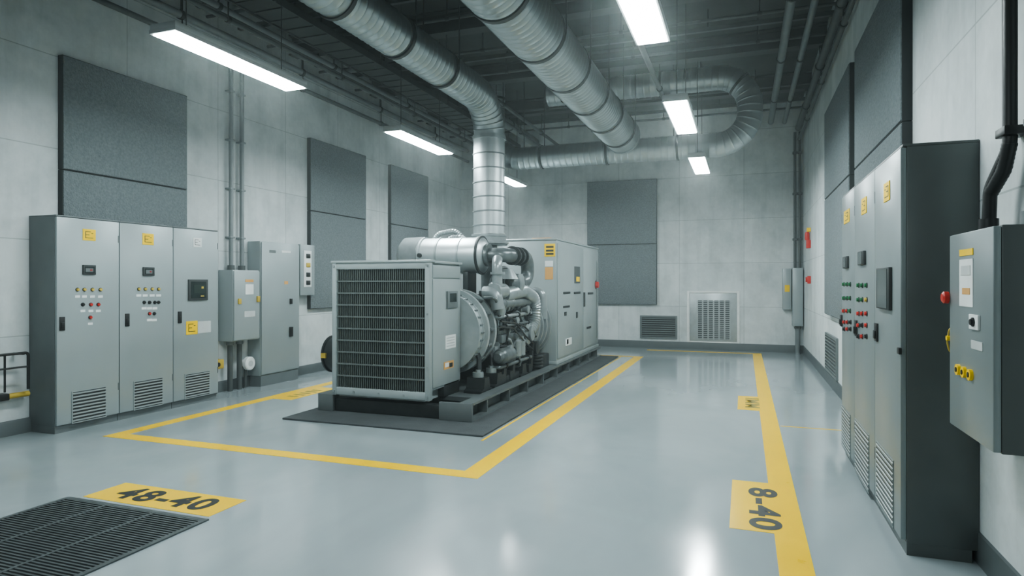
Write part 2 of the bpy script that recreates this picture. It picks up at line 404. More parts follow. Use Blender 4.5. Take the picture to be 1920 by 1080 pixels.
for x in (rx0+.03, rx1-.03):
    for z in (rz0+.05, rz1-.045): MB().cyl((x, ry0+.002, z), (x, ry0-.014, z), .014, 6).build('bolt', 'engl', rad)
for z in (.6, 1.2): MB().cyl((rx1-.03, ry0+.002, z), (rx1-.03, ry0-.01, z), .011, 6).build('bolt', 'engl', rad)
for i in range(3):
    x = rx0+.3+i*.33; MB().cyl((x, ry0+.006, rz0+.05), (x, ry0-.004, rz0+.05), .014, 10).build('bolt', 'engl', rad)
# radiator side panel (x = -3.32 outward +X)
xs = rx1-.02
MB().box(xs, xs+.014, ry0+.1, ry1-.02, rz0+.13, rz1-.2, .004).box(xs, xs+.014, ry0+.1, ry1-.02, rz1-.185, rz1-.04, .004).build('side_panel', 'genbody', rad)
xs += .014
o = plate(rad, 'display', 'cabmid', pxr(837, 546, 856, 577, xs), 'X', xs, 1, .02)
MB().pbox('X', xs, 1, .003, *pxr(841, 550, 853, 566, xs), off=.02).build('display_screen', 'screen', rad)
plate(rad, 'label_plate', 'white', pxr(835, 628, 854, 653, xs), 'X', xs, 1, .004, 0)
mk = MB()
for v in (633, 638, 643, 648): mk.pbox('X', xs, 1, .001, *pxr(837, v-1, 852, v+1, xs), off=.004)
mk.build('label_lines', 'grey', rad)
plate(rad, 'label_plate', 'orange', pxr(832, 677, 850, 691, xs), 'X', xs, 1, .004, 0)
plate(rad, 'label_plate', 'white', pxr(834, 680, 841, 688, xs), 'X', xs, 1, .006, 0)
plate(rad, 'label_plate', 'text', pxr(842, 680, 848, 688, xs), 'X', xs, 1, .006, 0)
MB().box(rx1-.25, rx1-.02, ry1-.45, ry1-.02, .2, .36, .01).build('radiator_foot', 'engd', rad)
# side motor left of the radiator
mo = MB().lathe((rx0+.02, 6.78, .66), (-1, 0, 0), [(.1, 0), (.16, .02), (.23, .05), (.23, .07), (.21, .08), (.21, .26), (.23, .27), (.23, .29), (.19, .32), (.08, .33)]).build('fan_motor', 'engd', G, 'dark motor on the left side of the radiator')
MB().box(-4.86, -4.79, 6.55, 6.575, .63, .69).build('label_plate', 'dully', mo)
# fan shroud and flywheel ring
ex, ez = -3.55, .93
sh = MB().lathe((ex, ry1-.01, ez), (0, 1, 0), [(.5, 0), (.5, .03), (.485, .035), (.485, .13), (.5, .135), (.5, .16), (.55, .165), (.55, .22), (.47, .225), (.47, .3), (.42, .31)], 48).build('fan_shroud', 'ring', G)
for i in range(32):
    a = 2*math.pi*i/32; ca, sa = math.cos(a), math.sin(a)
    if ca < -.2: continue
    MB().tube([(ex+.478*ca, ry1+.02, ez+.478*sa), (ex+.498*ca, ry1+.03, ez+.498*sa), (ex+.498*ca, ry1+.12, ez+.498*sa), (ex+.478*ca, ry1+.13, ez+.478*sa)], .011, 6, .005, 2).build('rib', 'eng', sh)
MB().lathe((ex, ry1+.14, ez), (0, 1, 0), [(.505, .075), (.52, .078), (.52, .088), (.40, .09)], 48).build('shroud_seal', 'engd', sh)
rg = MB().lathe((ex, 7.56, ez), (0, 1, 0), [(.40, 0), (.44, .02), (.44, .12), (.36, .16), (.3, .24)], 40).build('flywheel_housing', 'engd', G)
for i in range(20):
    a = 2*math.pi*i/20; p = (ex+.51*math.cos(a), 0, ez+.51*math.sin(a))
    MB().cyl((p[0], 7.46, p[2]), (p[0], 7.5, p[2]), .016, 6).build('bolt', 'engd', rg)
for a in (-.75, -.35, .05, .45, .85):
    c, s_ = math.cos(a), math.sin(a)
    MB().tube([(ex+.53*c, 7.5, ez+.53*s_), (ex+.50*c, 7.7, ez+.5*s_), (ex+.36*c, 7.9, ez+.36*s_)], .026, 8, .08).build('spoke', 'eng', rg)
MB().lathe((ex, 7.68, ez), (0, 1, 0), [(.47, 0), (.535, .005), (.535, .065), (.47, .07)], 44).build('ring_gear', 'ring', rg)
# engine block
bl = MB().prism([(-3.95, .55), (-3.78, .36), (-3.36, .36), (-3.22, .55), (-3.16, .62), (-3.16, 1.05), (-3.24, 1.22), (-3.9, 1.22), (-3.98, 1.05), (-3.98, .6)], 'Y', 7.7, 9.4)
for i in range(7):
    y = 7.74+i*.26; bl.box(-3.16, -3.13, y, y+.05, .62, 1.05, .008)
block = bl.build('engine_block', 'engd', G)
MB().box(-3.8, -3.34, 7.85, 9.2, .24, .37, .03).build('oil_sump', 'engd', block)
for i in range(6):
    y = 7.78+i*.265
    MB().box(-3.75, -3.2, y, y+.22, 1.2, 1.36, .03).build('rocker_cover', 'eng', block)
    MB().tube([(-3.17, y+.11, 1.16), (-3.06, y+.11, 1.2), (-3.03, y+.11, 1.27)], .036, 10, .05).build('manifold_stub', 'eng', block)
    MB().cyl((-3.47, y+.11, 1.35), (-3.47, y+.11, 1.39), .05, 12).build('rocker_cap', 'engd', block)
    MB().tube([(-3.1, 8.0+i*.06, .84), (-3.04-.006*i, y+.08, .92), (-3.05, y+.08, 1.06), (-3.16, y+.08, 1.12)], .011, 8, .05).build('fuel_line', 'engl', block)
MB().lathe((-3.03, 7.78, 1.27), (0, 1, 0), [(.03, 0), (.062, .02), (.062, .2), (.072, .21), (.072, .25), (.062, .26), (.062, .5), (.072, .51), (.072, .55), (.062, .56), (.062, 1.3), (.03, 1.34)], 18).build('exhaust_manifold', 'eng', block)
MB().box(-3.17, -3.02, 7.95, 8.45, .74, .86, .02).build('injection_pump', 'eng', block)
for i in range(6): MB().cyl((-3.08, 8.0+i*.07, .855), (-3.08, 8.0+i*.07, .9), .02, 8).build('pump_outlet', 'engl', block)
MB().lathe((-3.0, 7.72, .58), (0, 1, 0), [(.05, 0), (.075, .02), (.075, .1), (.105, .12), (.105, .46), (.09, .48), (.09, .5), (.05, .52)], 22).build('starter_motor', 'eng', block)
for y in (8.5, 8.68):
    MB().lathe((-3.02, y, .5), (0, 0, 1), [(.05, 0), (.075, .02), (.075, .2), (.08, .21), (.08, .23), (.05, .25), (.05, .29)], 18).build('oil_filter', 'engl', block)
MB().box(-3.14, -2.98, 8.4, 8.8, .76, .84, .015).build('filter_head', 'eng', block)
pu = MB().lathe((-3.12, 9.02, .8), (1, 0, 0), [(.2, 0), (.2, .05), (.17, .07), (.17, .12), (.11, .14), (.11, .18), (.06, .19)], 26).build('water_pump', 'engl', block)
for i in range(8):
    a = i*math.pi/4; MB().cyl((-3.08, 9.02+.185*math.cos(a), .8+.185*math.sin(a)), (-3.06, 9.02+.185*math.cos(a), .8+.185*math.sin(a)), .014, 6).build('bolt', 'engd', pu)
MB().lathe((-3.06, 9.32, .56), (1, 0, 0), [(.12, -.08), (.12, .02), (.08, .03), (.1, .04), (.1, .1), (.05, .11)], 22).build('pulley', 'engd', block)
MB().ribbed([(-3.05, 8.1, 1.38), (-3.0, 8.75, 1.44), (-2.98, 9.25, 1.3), (-2.98, 9.22, .95), (-3.0, 9.05, .82)], .085, .045, .014, 18, .25).build('coolant_hose', 'engl', block)
# turbo
tb = MB().lathe((-3.1, 8.42, 1.52), (0, 1, 0), [(.07, -.06), (.11, -.02), (.16, .02), (.17, .08), (.13, .13), (.07, .15), (.07, .22), (.12, .25), (.16, .28), (.16, .35), (.1, .4), (.06, .44)], 26).build('turbocharger', 'eng', G)
MB().tube([(-3.1, 8.5, 1.36), (-2.94, 8.5, 1.5), (-2.98, 8.5, 1.66)], .06, 12, .1).build('turbo_volute', 'engl', tb)
MB().cyl((-3.06, 8.25, 1.6), (-3.06, 8.25, 1.74), .16, 22, .07).build('turbo_cap', 'engl', tb)
# muffler
mf = MB().lathe((-4.66, 8.2, 1.93), (1, 0, 0), [(.06, 0), (.16, .015), (.23, .05), (.262, .1), (.262, .36), (.27, .365), (.27, .39), (.25, .395), (.25, .41), (.25, 1.18), (.25, 1.2), (.262, 1.205), (.262, 1.24), (.24, 1.27), (.17, 1.31), (.13, 1.32)], 40).build('muffler', 'bright', G)
MB().lathe((-4.67, 8.2, 1.93), (1, 0, 0), [(.1, -.005), (.2, .02), (.27, .09), (.275, .36), (.26, .37)], 40).build('muffler_shell', 'engl', mf)
for o_ in (.62, .95): MB().lathe((-4.66+o_, 8.2, 1.93), (1, 0, 0), [(.249, 0), (.262, .004), (.262, .028), (.249, .032)], 40).build('muffler_band', 'galv', mf)
MB().lathe((-3.43, 8.2, 1.93), (1, 0, 0), [(.25, 0), (.272, .004), (.272, .03), (.25, .034)], 40).build('muffler_rim', 'engd', mf)
MB().lathe((-4.25, 7.94, 1.93), (0, 1, 0), [(.03, -.02), (.035, .03)], 14).build('sensor_plug', 'engd', mf)
for x in (-4.2, -3.6): MB().box(x-.04, x+.04, 8.05, 8.35, 1.32, 1.7, .01).build('muffler_bracket', 'engd', mf)
ep = MB().tube([(-3.36, 8.2, 1.93), (-3.08, 8.2, 1.93), (-3.06, 9.1, 1.93), (-3.06, 9.15, 1.6), (-3.1, 8.75, 1.52)], .1, 20, .16, 8).build('exhaust_pipe', 'eng', G)
for y in (8.45, 8.62, 8.8): MB().cyl((-3.068, y, 1.93), (-3.068, y+.035, 1.93), .135, 20).build('flange', 'engd', ep)
MB().cyl((-3.34, 8.2, 1.93), (-3.3, 8.2, 1.93), .16, 22).build('flange', 'eng', ep)
MB().cyl((-3.55, 8.8, 1.36), (-3.55, 8.8, 2.1), .12, 20).cyl((-3.55, 8.8, 2.1), (-3.55, 8.8, 2.118), .27, 30).build('exhaust_neck', 'eng', G)
dn = MB().tube([(-3.1, 7.98, 1.86), (-3.06, 7.86, 1.8), (-3.05, 7.86, 1.3), (-2.99, 7.86, 1.14), (-3.17, 7.95, 1.08)], .068, 16, .12, 8).build('intake_pipe', 'engl', G)
for z in (1.66, 1.5): MB().cyl((-3.05, 7.86, z), (-3.05, 7.86, z+.03), .1, 18).build('flange', 'engl', dn)
MB().tube([(-3.2, 7.75, 1.42), (-3.04, 7.75, 1.42), (-3.0, 7.75, 1.2)], .085, 16, .1).build('intake_elbow', 'engl', dn)
MB().cyl((-3.05, 7.72, 1.44), (-3.05, 8.06, 1.44), .1, 18).build('intake_collar', 'engl', dn)
for pts in ([(-4.3, 8.45, 2.0), (-4.3, 8.5, 2.26), (-3.98, 8.55, 2.32), (-3.78, 8.6, 2.1)], [(-4.2, 8.5, 2.0), (-4.15, 8.55, 2.2), (-3.92, 8.6, 2.25), (-3.7, 8.65, 2.0)], [(-4.1, 8.4, 2.05), (-4.05, 8.45, 2.2), (-3.86, 8.5, 2.22), (-3.72, 8.55, 2.05)]):
    MB().ribbed(pts, .032, .03, .006, 12, .14).build('breather_hose', 'engl', mf)
# small pipework on the engine side
rr = random.Random(8)
for i in range(34):
    y = 7.8+rr.random()*1.35; z = .5+rr.random()*.8
    x = -3.13
    y2 = y+rr.uniform(-.3, .3); z2 = z+rr.uniform(-.25, .25)
    MB().tube([(x-.02, y, z), (x+.09+rr.random()*.06, y, z), (x+.09+rr.random()*.06, y2, z2), (x-.02, y2, z2)], rr.choice((.01, .014, .02)), 8, .05).build('coolant_line', rr.choice(('eng', 'engl', 'engd')), block)
for i in range(22):
    y = 7.8+rr.random()*1.5; z = .45+rr.random()*.75
    MB().lathe((-3.14, y, z), (1, 0, 0), [(.05, 0), (.05, .04), (.03, .05), (.03, .08), (.018, .09)], 12).build('plug', rr.choice(('engl', 'eng', 'engd')), block)
for i in range(10):
    y = 7.8+rr.random()*1.4; z = .45+rr.random()*.65
    MB().box(-3.16, -3.06-.04*rr.random(), y, y+.08+.08*rr.random(), z, z+.06+.08*rr.random(), .012).build('side_cover', rr.choice(('eng', 'engl', 'engd')), block)
for i, (za, zb_) in enumerate(((1.12, .6), (.98, .5), (1.05, .72))):
    MB().tube([(-3.0+.02*i, 7.75, za), (-2.97+.02*i, 8.2, za-.05), (-2.96, 8.7, zb_+.2), (-3.0, 9.3, zb_)], .012, 8, .2).build('wiring_harness', 'black', block)
# rails, brackets and valve bodies low on the engine side
for z, r_ in ((1.1, .024), (.97, .018), (.44, .026)):
    MB().tube([(-3.14, 7.78, z), (-3.0, 7.78, z), (-3.0, 9.15, z), (-3.14, 9.15, z)], r_, 10, .06).build('pipe_rail', 'engl' if z > 1 else 'eng', block)
    for y in (8.0, 8.5, 8.95): MB().cyl((-3.0, y, z), (-3.0, y+.04, z), r_+.014, 10).build('rail_union', 'engd', block)
for y in (7.95, 8.3, 9.1):
    MB().prism([(y-.12, .22), (y+.05, .22), (y+.14, .62), (y+.08, .66), (y-.02, .34), (y-.12, .34)], 'X', -3.04, -2.99).build('support_bracket', 'engd', block)
for y, z in ((8.12, .66), (8.86, 1.16), (9.2, 1.02), (8.4, 1.02)):
    vb = MB().lathe((-3.1, y, z), (1, 0, 0), [(.06, 0), (.06, .05), (.045, .06), (.045, .12), (.055, .125), (.055, .15), (.02, .16)], 16).build('valve_body', 'engl', block)
    MB().cyl((-3.0, y, z), (-3.0, y, z+.1), .02, 10).build('valve_stem', 'engd', block)
# upper clutter between intake and turbo
for i in range(8):
    y = 7.95+rr.random()*1.2; z = 1.38+rr.random()*.35
    MB().tube([(-3.3, y, 1.35), (-3.2, y, z), (-3.06-.1*rr.random(), y+.2, z+.05), (-3.12, y+.3, 1.36)], rr.choice((.014, .02, .028)), 8, .08).build('coolant_line', rr.choice(('eng', 'engl', 'engd')), block)
for i in range(5):
    y = 7.9+i*.3; MB().box(-3.34, -3.14, y, y+.12, 1.36, 1.44+.1*rr.random(), .012).build('top_bracket', 'engd', block)
# mounts
for y in (7.32, 7.75, 8.75):
    mt = MB().prism([(y-.17, .19), (y+.17, .19), (y+.17, .23), (y+.1, .25), (y+.07, .38), (y-.07, .38), (y-.1, .25), (y-.17, .23)], 'X', -3.22, -2.98).build('engine_mount', 'engd', G)
    MB().cyl((-3.1, y, .37), (-3.1, y, .44), .07, 14).cyl((-3.1, y, .44), (-3.1, y, .47), .03, 6).build('mount_bolt', 'engl', mt)
    MB().tube([(-3.1, y+.03, .42), (-3.12, y+.08, .6), (-3.2, y+.1, .75)], .035, 8, .1).build('mount_strut', 'engd', mt)
MB().box(-3.5, -3.0, 8.0, 8.6, .195, .3, .015).build('sump_tray', 'engd', G)
# alternator coupling
al = MB().lathe((-3.42, 9.28, .88), (0, 1, 0), [(.28, 0), (.38, .04), (.47, .08), (.47, .15), (.41, .16), (.41, .2), (.49, .21), (.49, .27), (.43, .28), (.43, .33), (.51, .34), (.51, .41), (.45, .42), (.45, .48), (.53, .49), (.53, .56), (.47, .66)], 44).build('alternator', 'engl', G)
for i in range(18):
    a = 2*math.pi*i/18; MB().cyl((-3.42+.45*math.cos(a), 9.345, .88+.45*math.sin(a)), (-3.42+.45*math.cos(a), 9.37, .88+.45*math.sin(a)), .016, 6).build('bolt', 'engd', al)
MB().tube([(-3.4, 9.62, 1.42), (-2.98, 9.62, 1.42), (-2.96, 9.62, .98)], .065, 14, .12).build('cable_conduit', 'engl', G)
MB().box(-3.15, -2.95, 9.5, 9.9, .2, .42, .02).build('alternator_foot', 'engd', G)
for i in range(4): MB().lathe((-3.02, 9.42, .24+.05*i), (0, 0, 1), [(.09, 0), (.11, .015), (.11, .035), (.09, .05)], 16).build('isolator', 'engd', G)
# control enclosure
ex0, ex1, ey0, ey1, ezt = -4.5, -2.85, 9.96, 13.1, 2.24
en = MB().box(ex0, ex1, ey0, ey1, .222, ezt, .015).build('control_enclosure', 'genbody', G)
MB().box(ex0-.015, ex1+.015, ey0-.015, ey1+.015, ezt, ezt+.03, .01).build('roof', 'genbody', en)
MB().box(-3.35, -3.02, 10.2, 10.7, ezt+.03, ezt+.06, .01).build('roof_hatch', 'orange', en)
MB().box(ex0-.01, ex1+.012, ey0-.012, ey1+.01, .222, .28, .006).build('base_rail', 'genbody', en)
yd = onX(1092, 560, ex1)[0]
for a0, a1 in ((ey0+.04, yd-.015), (yd+.015, ey1-.05)):
    d = MB().box(ex1, ex1+.016, a0, a1, .32, ezt-.05, .005).build('side_door', 'genbody', en)
xe = ex1+.016
for r_, m_, nm in (((1077, 500, 1087, 531), 'screen', 'display'), ((1056, 547, 1069, 551), 'black', 'slot'), ((1056, 573, 1068, 577), 'black', 'slot'), ((1076, 547, 1088, 551), 'black', 'slot'), ((1058, 585, 1062, 592), 'black', 'latch'), ((1094, 548, 1097, 575), 'black', 'handle'), ((1060, 634, 1071, 647), 'white', 'label_plate'), ((1062, 636, 1065, 645), 'orange', 'label_plate'), ((1080, 519, 1086, 528), 'signy', 'label_plate'), ((1102, 548, 1112, 552), 'black', 'slot'), ((1080, 585, 1083, 596), 'black', 'latch'), ((1100, 612, 1108, 616), 'black', 'slot')):
    plate(en, nm, m_, pxr(*r_, xe), 'X', xe, 1, .006 if nm != 'label_plate' else .009, 0)
yb, zb = onX(1117, 534, xe)
knob(en, 'emergency_stop', 'red', yb, zb, 'X', xe, 1, .07, .06)
for r_, m_ in (((1021, 457, 1041, 481), 'signy'), ((1022, 489, 1037, 500), 'white'), ((1022, 501, 1037, 524), 'orange')):
    plate(en, 'label_plate', m_, pyr(*r_, ey0), 'Y', ey0, -1, .004, 0)
for v in (463, 470, 476): plate(en, 'label_line', 'text', pyr(1024, v-1.8, 1038, v+1.8, ey0), 'Y', ey0, -1, .006, 0)
MB().tube([(-2.83, 12.9, .4), (-2.82, 12.9, .5), (-2.82, 12.9, 1.9), (-2.83, 12.9, 2.0)], .012, 8, .03).build('edge_conduit', 'engl', en)

# ------------------------------------------------------------------ ducts
def hang(parent, p, r, band='band'):
    for s_ in (-1, 1):
        MB().cyl((p[0]+s_*(r+.012), p[1], p[2]), (p[0]+s_*(r+.012), p[1], ZC), .008, 6).build('hanger_rod', 'beam', parent)
def flange(parent, path, d, r, w=.024, m='band'):
    p, t_ = path.at(d)
    MB().cyl(p-t_*w, p+t_*w, r+.02, 30).build('flange', m, parent); return p
T = thing('exhaust_duct', 'shiny round exhaust duct rising from the generator and bending under the ceiling', 'duct', (-3.55, 8.8, 2.12))
P1 = Path(fillet([(-3.55, -2.0, 4.22), (-3.55, 8.8, 4.22), (-3.55, 8.8, 2.14)], .52, 28))
dv = P1.len-1.55
MB().duct(P1, .225, .105, .0065, 36, d1=dv).build('ceiling_run', 'galv', T)
MB().sweep([(-3.55, 8.8, 3.69), (-3.55, 8.8, 2.14)], .232, 64).build('riser', 'bright', T)
MB().lathe((-3.55, 8.8, 2.12), (0, 0, 1), [(.29, 0), (.29, .03), (.25, .05), (.25, .1), (.262, .11), (.262, .14), (.235, .15)], 36).build('base_collar', 'engl', T)
flange(T, P1, dv, .225, .03, 'galv')
d = .4
while d < 9.6:
    p = flange(T, P1, d, .225); hang(T, p, .235); d += 1.1
for i in range(6): MB().lathe((-3.55, 8.8, 2.38+i*.21), (0, 0, 1), [(.231, 0), (.243, .004), (.243, .018), (.231, .022)], 64).build('riser_band', 'pipel', T)
T = thing('ventilation_duct', 'widest spiral ventilation duct with dark flanges running down the room centre', 'duct', (-2.11, 5, 3.94))
P2 = Path([(-2.11, -2.0, 4.25), (-2.11, 11.76, 4.25)])
MB().duct(P2, .31, .105, .0075, 44).build('duct_run', 'galv', T)
d = .55
while d < P2.len:
    p = flange(T, P2, d, .31, .03); hang(T, p, .32); d += 1.15
MB().lathe((-2.11, 11.7, 4.25), (0, 1, 0), [(.33, 0), (.335, .02), (.335, .06), (.3, .07)], 32).build('end_collar', 'galv', T)
T = thing('ventilation_duct', 'smaller U shaped spiral duct crossing in front of the back wall', 'duct', (-2, 12, 3.78))
P3 = Path(fillet([(-4.75, 12.05, 5.55), (-4.75, 12.05, 4.02), (.1, 12.05, 4.02), (.1, 12.05, 5.22), (-3.6, 12.05, 5.22)], .56, 28))
MB().duct(P3, .215, .12, .006, 36).build('duct_run', 'galv', T)
for d in (.3, 2.3, 3.6, 4.9, 7.0, 8.4): p = flange(T, P3, d, .215, .02)
for x in (-3.9, -1.0): hang(T, (x, 12.05, 4.02), .2)
for x in (-3.4, -.95): hang(T, (x, 12.05, 5.22), .2)

# ceiling pipes, along Y under the beams
pipes = [(-6.82, 5.0, .05, 'pipel', 'upper grey pipe under the ceiling closest to left wall'),
 (-6.8, 4.72, .035, 'pipe', 'thin dark pipe below the grey pipe along left wall top'),
 (-6.5, 5.12, .07, 'pipe', 'thick dark pipe under the ceiling next to left wall pipes'),
 (-6.2, 5.02, .04, 'pipel', 'slim grey pipe between thick dark pipe and cable tray'),
 (-6.05, 4.83, .03, 'pipe', 'thin dark conduit just left of the cable tray'),
 (-4.95, 5.08, .11, 'pipel', 'broad dull pipe between cable tray and exhaust duct'),
 (-4.68, 4.9, .03, 'pipe', 'thin dark conduit right of the broad dull pipe'),
 (-4.2, 4.85, .035, 'pipe', 'thin dark conduit left of the exhaust duct under ceiling'),
 (-3.05, 4.82, .03, 'pipel', 'thin grey conduit right of exhaust duct under ceiling'),
 (-2.85, 4.86, .045, 'pipe', 'dark ceiling pipe between the two big ducts'),
 (-1.35, 4.85, .04, 'pipe', 'dark ceiling pipe right of the widest duct'),
 (.56, 5.13, .06, 'pipel', 'grey ceiling pipe above the aisle line'),
 (.84, 5.1, .045, 'pipel', 'slim grey ceiling pipe nearer the right wall'),
 (1.12, 4.95, .06, 'pipe', 'dark pipe along top of right wall'),
 (1.14, 4.7, .035, 'pipe', 'thin lowest dark pipe along top of right wall')]
for x, z, r_, m_, lb in pipes:
    t = thing('ceiling_pipe', lb, 'pipe', (x, 6.6, z-r_))
    MB().cyl((x, -2.0, z), (x, 15.38, z), r_, 14).build('pipe_run', m_, t)
    for y in (1.5, 3.9, 6.3, 8.7, 11.1, 13.5):
        MB().cyl((x, y-.025, z), (x, y+.025, z), r_+.012, 14).cyl((x, y, z+r_), (x, y, 5.28), .009, 6).build('pipe_clamp', 'beam', t)
for y in (2.2, 3.3, 4.6, 5.7, 6.9, 8.1, 9.4, 10.5, 13.0, 14.7):
    t = thing('crossing_conduit', 'thin dark conduit crossing the room just under the ceiling beams', 'pipe', (-2.9, y, 5.21), 'thin conduits crossing under the ceiling')
    MB().cyl((XL, y, 5.235), (XR, y, 5.235), .022, 10).build('pipe_run', 'pipe', t)
    for x in (-6, -3.9, -1.7, .2): MB().cyl((x-.03, y, 5.235), (x+.03, y, 5.235), .03, 10).cyl((x, y, 5.24), (x, y, ZC), .008, 6).build('pipe_clamp', 'beam', t)
t = thing('cable_tray', 'dark ladder cable tray under ceiling left of the lights', 'cable tray', (-5.6, 6.6, 4.93))
tr = MB().box(-5.86, -5.84, -2, 15.38, 4.95, 5.05).box(-5.36, -5.34, -2, 15.38, 4.95, 5.05).box(-5.84, -5.36, -2, 15.38, 4.975, 4.98)
y = -1.9
while y < 15.3: tr.box(-5.84, -5.36, y, y+.04, 4.96, 4.975); y += .3
tr.build('tray', 'beam', t)
for i in range(4): MB().cyl((-5.75+.1*i, -2, 5.0), (-5.75+.1*i, 15.38, 5.0), .02, 8).build('cable', 'black' if i % 2 else 'pipe', t)
for y in (1.5, 3.9, 6.3, 8.7, 11.1, 13.5):
    for x in (-5.87, -5.33): MB().cyl((x, y, 4.95), (x, y, 5.28), .01, 6).build('hanger_rod', 'beam', t)
cl = ['nearest dark strut crossing under ceiling', 'dark strut crossing the ceiling over the front light', 'dark strut crossing above middle lights', 'dark strut crossing above the exhaust bend', 'farthest dark strut crossing beside back wall']
for y, lb in zip((2.7, 5.1, 7.5, 9.9, 14.3), cl):
    t = thing('ceiling_strut', lb, 'strut', (-2.9, y, 5.26))
    MB().prism([(y-.03, 5.27), (y+.03, 5.27), (y+.03, 5.33), (y+.02, 5.33), (y+.02, 5.28), (y-.02, 5.28), (y-.02, 5.33), (y-.03, 5.33)], 'X', XL, XR).build('channel', 'pipe', t)
    for x in (-6, -3.2, -.5): MB().cyl((x, y, 5.28), (x, y, ZC), .01, 6).build('hanger_rod', 'beam', t)

# ------------------------------------------------------------------ lights
xl, xr, zl = -4.49, -.735, 3.6
def mk_light(x, y, label):
    t = thing('ceiling_light', label, 'light', (x, y, zl), 'suspended strip lights')
    MB().box(x-.14, x+.14, y-.84, y+.84, zl+.036, zl+.09, .01).box(x-.142, x-.126, y-.842, y+.842, zl+.008, zl+.04).box(x+.126, x+.142, y-.842, y+.842, zl+.008, zl+.04).box(x-.126, x+.126, y-.842, y-.822, zl+.008, zl+.04).box(x-.126, x+.126, y+.822, y+.842, zl+.008, zl+.04).build('housing', 'housing', t)
    MB().box(x-.125, x+.125, y-.82, y+.82, zl, zl+.036, .006).build('diffuser', 'lamp', t)
    for yy in (y-.6, y+.6): MB().cyl((x, yy, zl+.085), (x, yy, ZC), .005, 6).build('suspension_wire', 'beam', t)
    return t
L0 = mk_light(xl, 4.8, 'largest long strip light hanging above the left row of cabinets')
for x, y, lb in ((xl, 8.45, 'second strip light in left row, beside the exhaust riser'), (xl, 12.1, 'farthest strip light of left row, mostly behind the exhaust riser'),
                 (xr, 4.75, 'nearest right strip light, cut by top of the picture'), (xr, 8.28, 'middle strip light of right row, below the U shaped duct'), (xr, 11.75, 'farthest small strip light in front of the back wall')):
    dup(L0, (x, y, zl), lb)

# ------------------------------------------------------------------ acoustic panels
def panel(ax, c, sg, a0, a1, z0, z1, lb):
    cen = (c, (a0+a1)/2, z0) if ax == 'X' else ((a0+a1)/2, c, z0)
    t = thing('acoustic_panel', lb, 'acoustic panel', cen, 'grey acoustic wall panels')
    MB().pbox(ax, c, sg, .07, a0, a1, z0, z1, bev=.004).build('backing_frame', 'feltedge', t)
    MB().pbox(ax, c, sg, .016, a0+.008, a1-.008, z0+.008, z1-.008, off=.064, bev=.006).build('felt_face', 'felt', t)
for (a0, a1, zb), n_ in zip(((4.85, 6.5, 2.255), (9.06, 10.76, 1.1), (11.7, 13.38, 1.1)), ('left wall above the big cabinets', 'left wall behind the switch box', 'left wall farthest from camera')):
    panel('X', XL, 1, a0, a1, 2.78, 4.02, 'upper grey acoustic panel on '+n_)
    panel('X', XL, 1, a0, a1, zb, 2.775, 'lower grey acoustic panel on '+n_)
panel('Y', YB, -1, -3.6, -1.93, 2.47, 4.0, 'upper grey acoustic panel on the back wall')
panel('Y', YB, -1, -3.6, -1.93, 1.03, 2.465, 'lower grey acoustic panel on the back wall')
for a0, a1, zb, n_ in ((5.68, 7.9, 2.35, 'right wall behind the right cabinets'), (8.3, 10.7, 1.08, 'right wall beyond the right cabinets')):
    panel('X', XR, -1, a0, a1, 2.8, 4.1, 'upper dark acoustic panel on '+n_)
    panel('X', XR, -1, a0, a1, zb, 2.795, 'lower dark acoustic panel on '+n_)

# ------------------------------------------------------------------ left cabinets
xf = -6.59
ys = [4.55, onX(224, 600, xf)[0], onX(325, 600, xf)[0], 6.69]
def cabinet(y0, y1, lb, xb, x0, sg, ztop, side, group, front='cab'):
    t = thing('electrical_cabinet', lb, 'cabinet', ((xb+x0)/2, (y0+y1)/2, 0), group)
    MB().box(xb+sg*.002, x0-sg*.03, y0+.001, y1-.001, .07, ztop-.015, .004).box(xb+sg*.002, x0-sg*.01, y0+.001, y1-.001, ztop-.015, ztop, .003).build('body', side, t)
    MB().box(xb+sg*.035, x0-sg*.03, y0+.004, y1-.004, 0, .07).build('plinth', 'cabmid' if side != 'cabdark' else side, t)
    d = MB().box(x0-sg*.03, x0, y0+.005, y1-.005, .085, ztop-.02, .005).build('door', front, t)
    for z in (.35, ztop-.25): MB().cyl((x0-sg*.005, y1-.012, z), (x0-sg*.005, y1-.012, z+.08), .009, 8).build('hinge', 'cabmid', d)
    return t, d
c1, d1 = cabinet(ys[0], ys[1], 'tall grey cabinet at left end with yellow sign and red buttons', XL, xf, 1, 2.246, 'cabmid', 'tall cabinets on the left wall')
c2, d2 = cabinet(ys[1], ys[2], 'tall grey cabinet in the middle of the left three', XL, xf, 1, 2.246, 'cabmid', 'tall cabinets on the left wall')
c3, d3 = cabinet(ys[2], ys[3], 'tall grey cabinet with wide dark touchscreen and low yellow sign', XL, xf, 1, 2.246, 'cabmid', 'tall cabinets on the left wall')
def lamps(c, d, X, sg, rows, r=.016):
    for v, us, cols in rows:
        for u, cc in zip(us, cols):
            y, z = onX(u, v, X); knob(d, 'push_button' if cc in ('red', 'black') else 'indicator_lamp', cc, y, z, 'X', X, sg, r, .02)
def tags(d, X, sg, v, us, w=4.5, h=2.2):
    m_ = MB()
    for u in us: m_.pbox('X', X, sg, .003, *pxr(u-w, v-h, u+w, v+h, X))
    m_.build('name_tags', 'white', d)
def handle(d, X, sg, rect):
    a0, a1, z0, z1 = pxr(*rect, X)
    h = MB().pbox('X', X, sg, .012, a0, a1, z0, z1, bev=.004).build('handle', 'black', d)
    MB().pbox('X', X, sg, .01, a0+(a1-a0)*.2, a1-(a1-a0)*.2, z0+(z1-z0)*.15, z1-(z1-z0)*.4, off=.012, bev=.004).build('handle_lever', 'black', h)
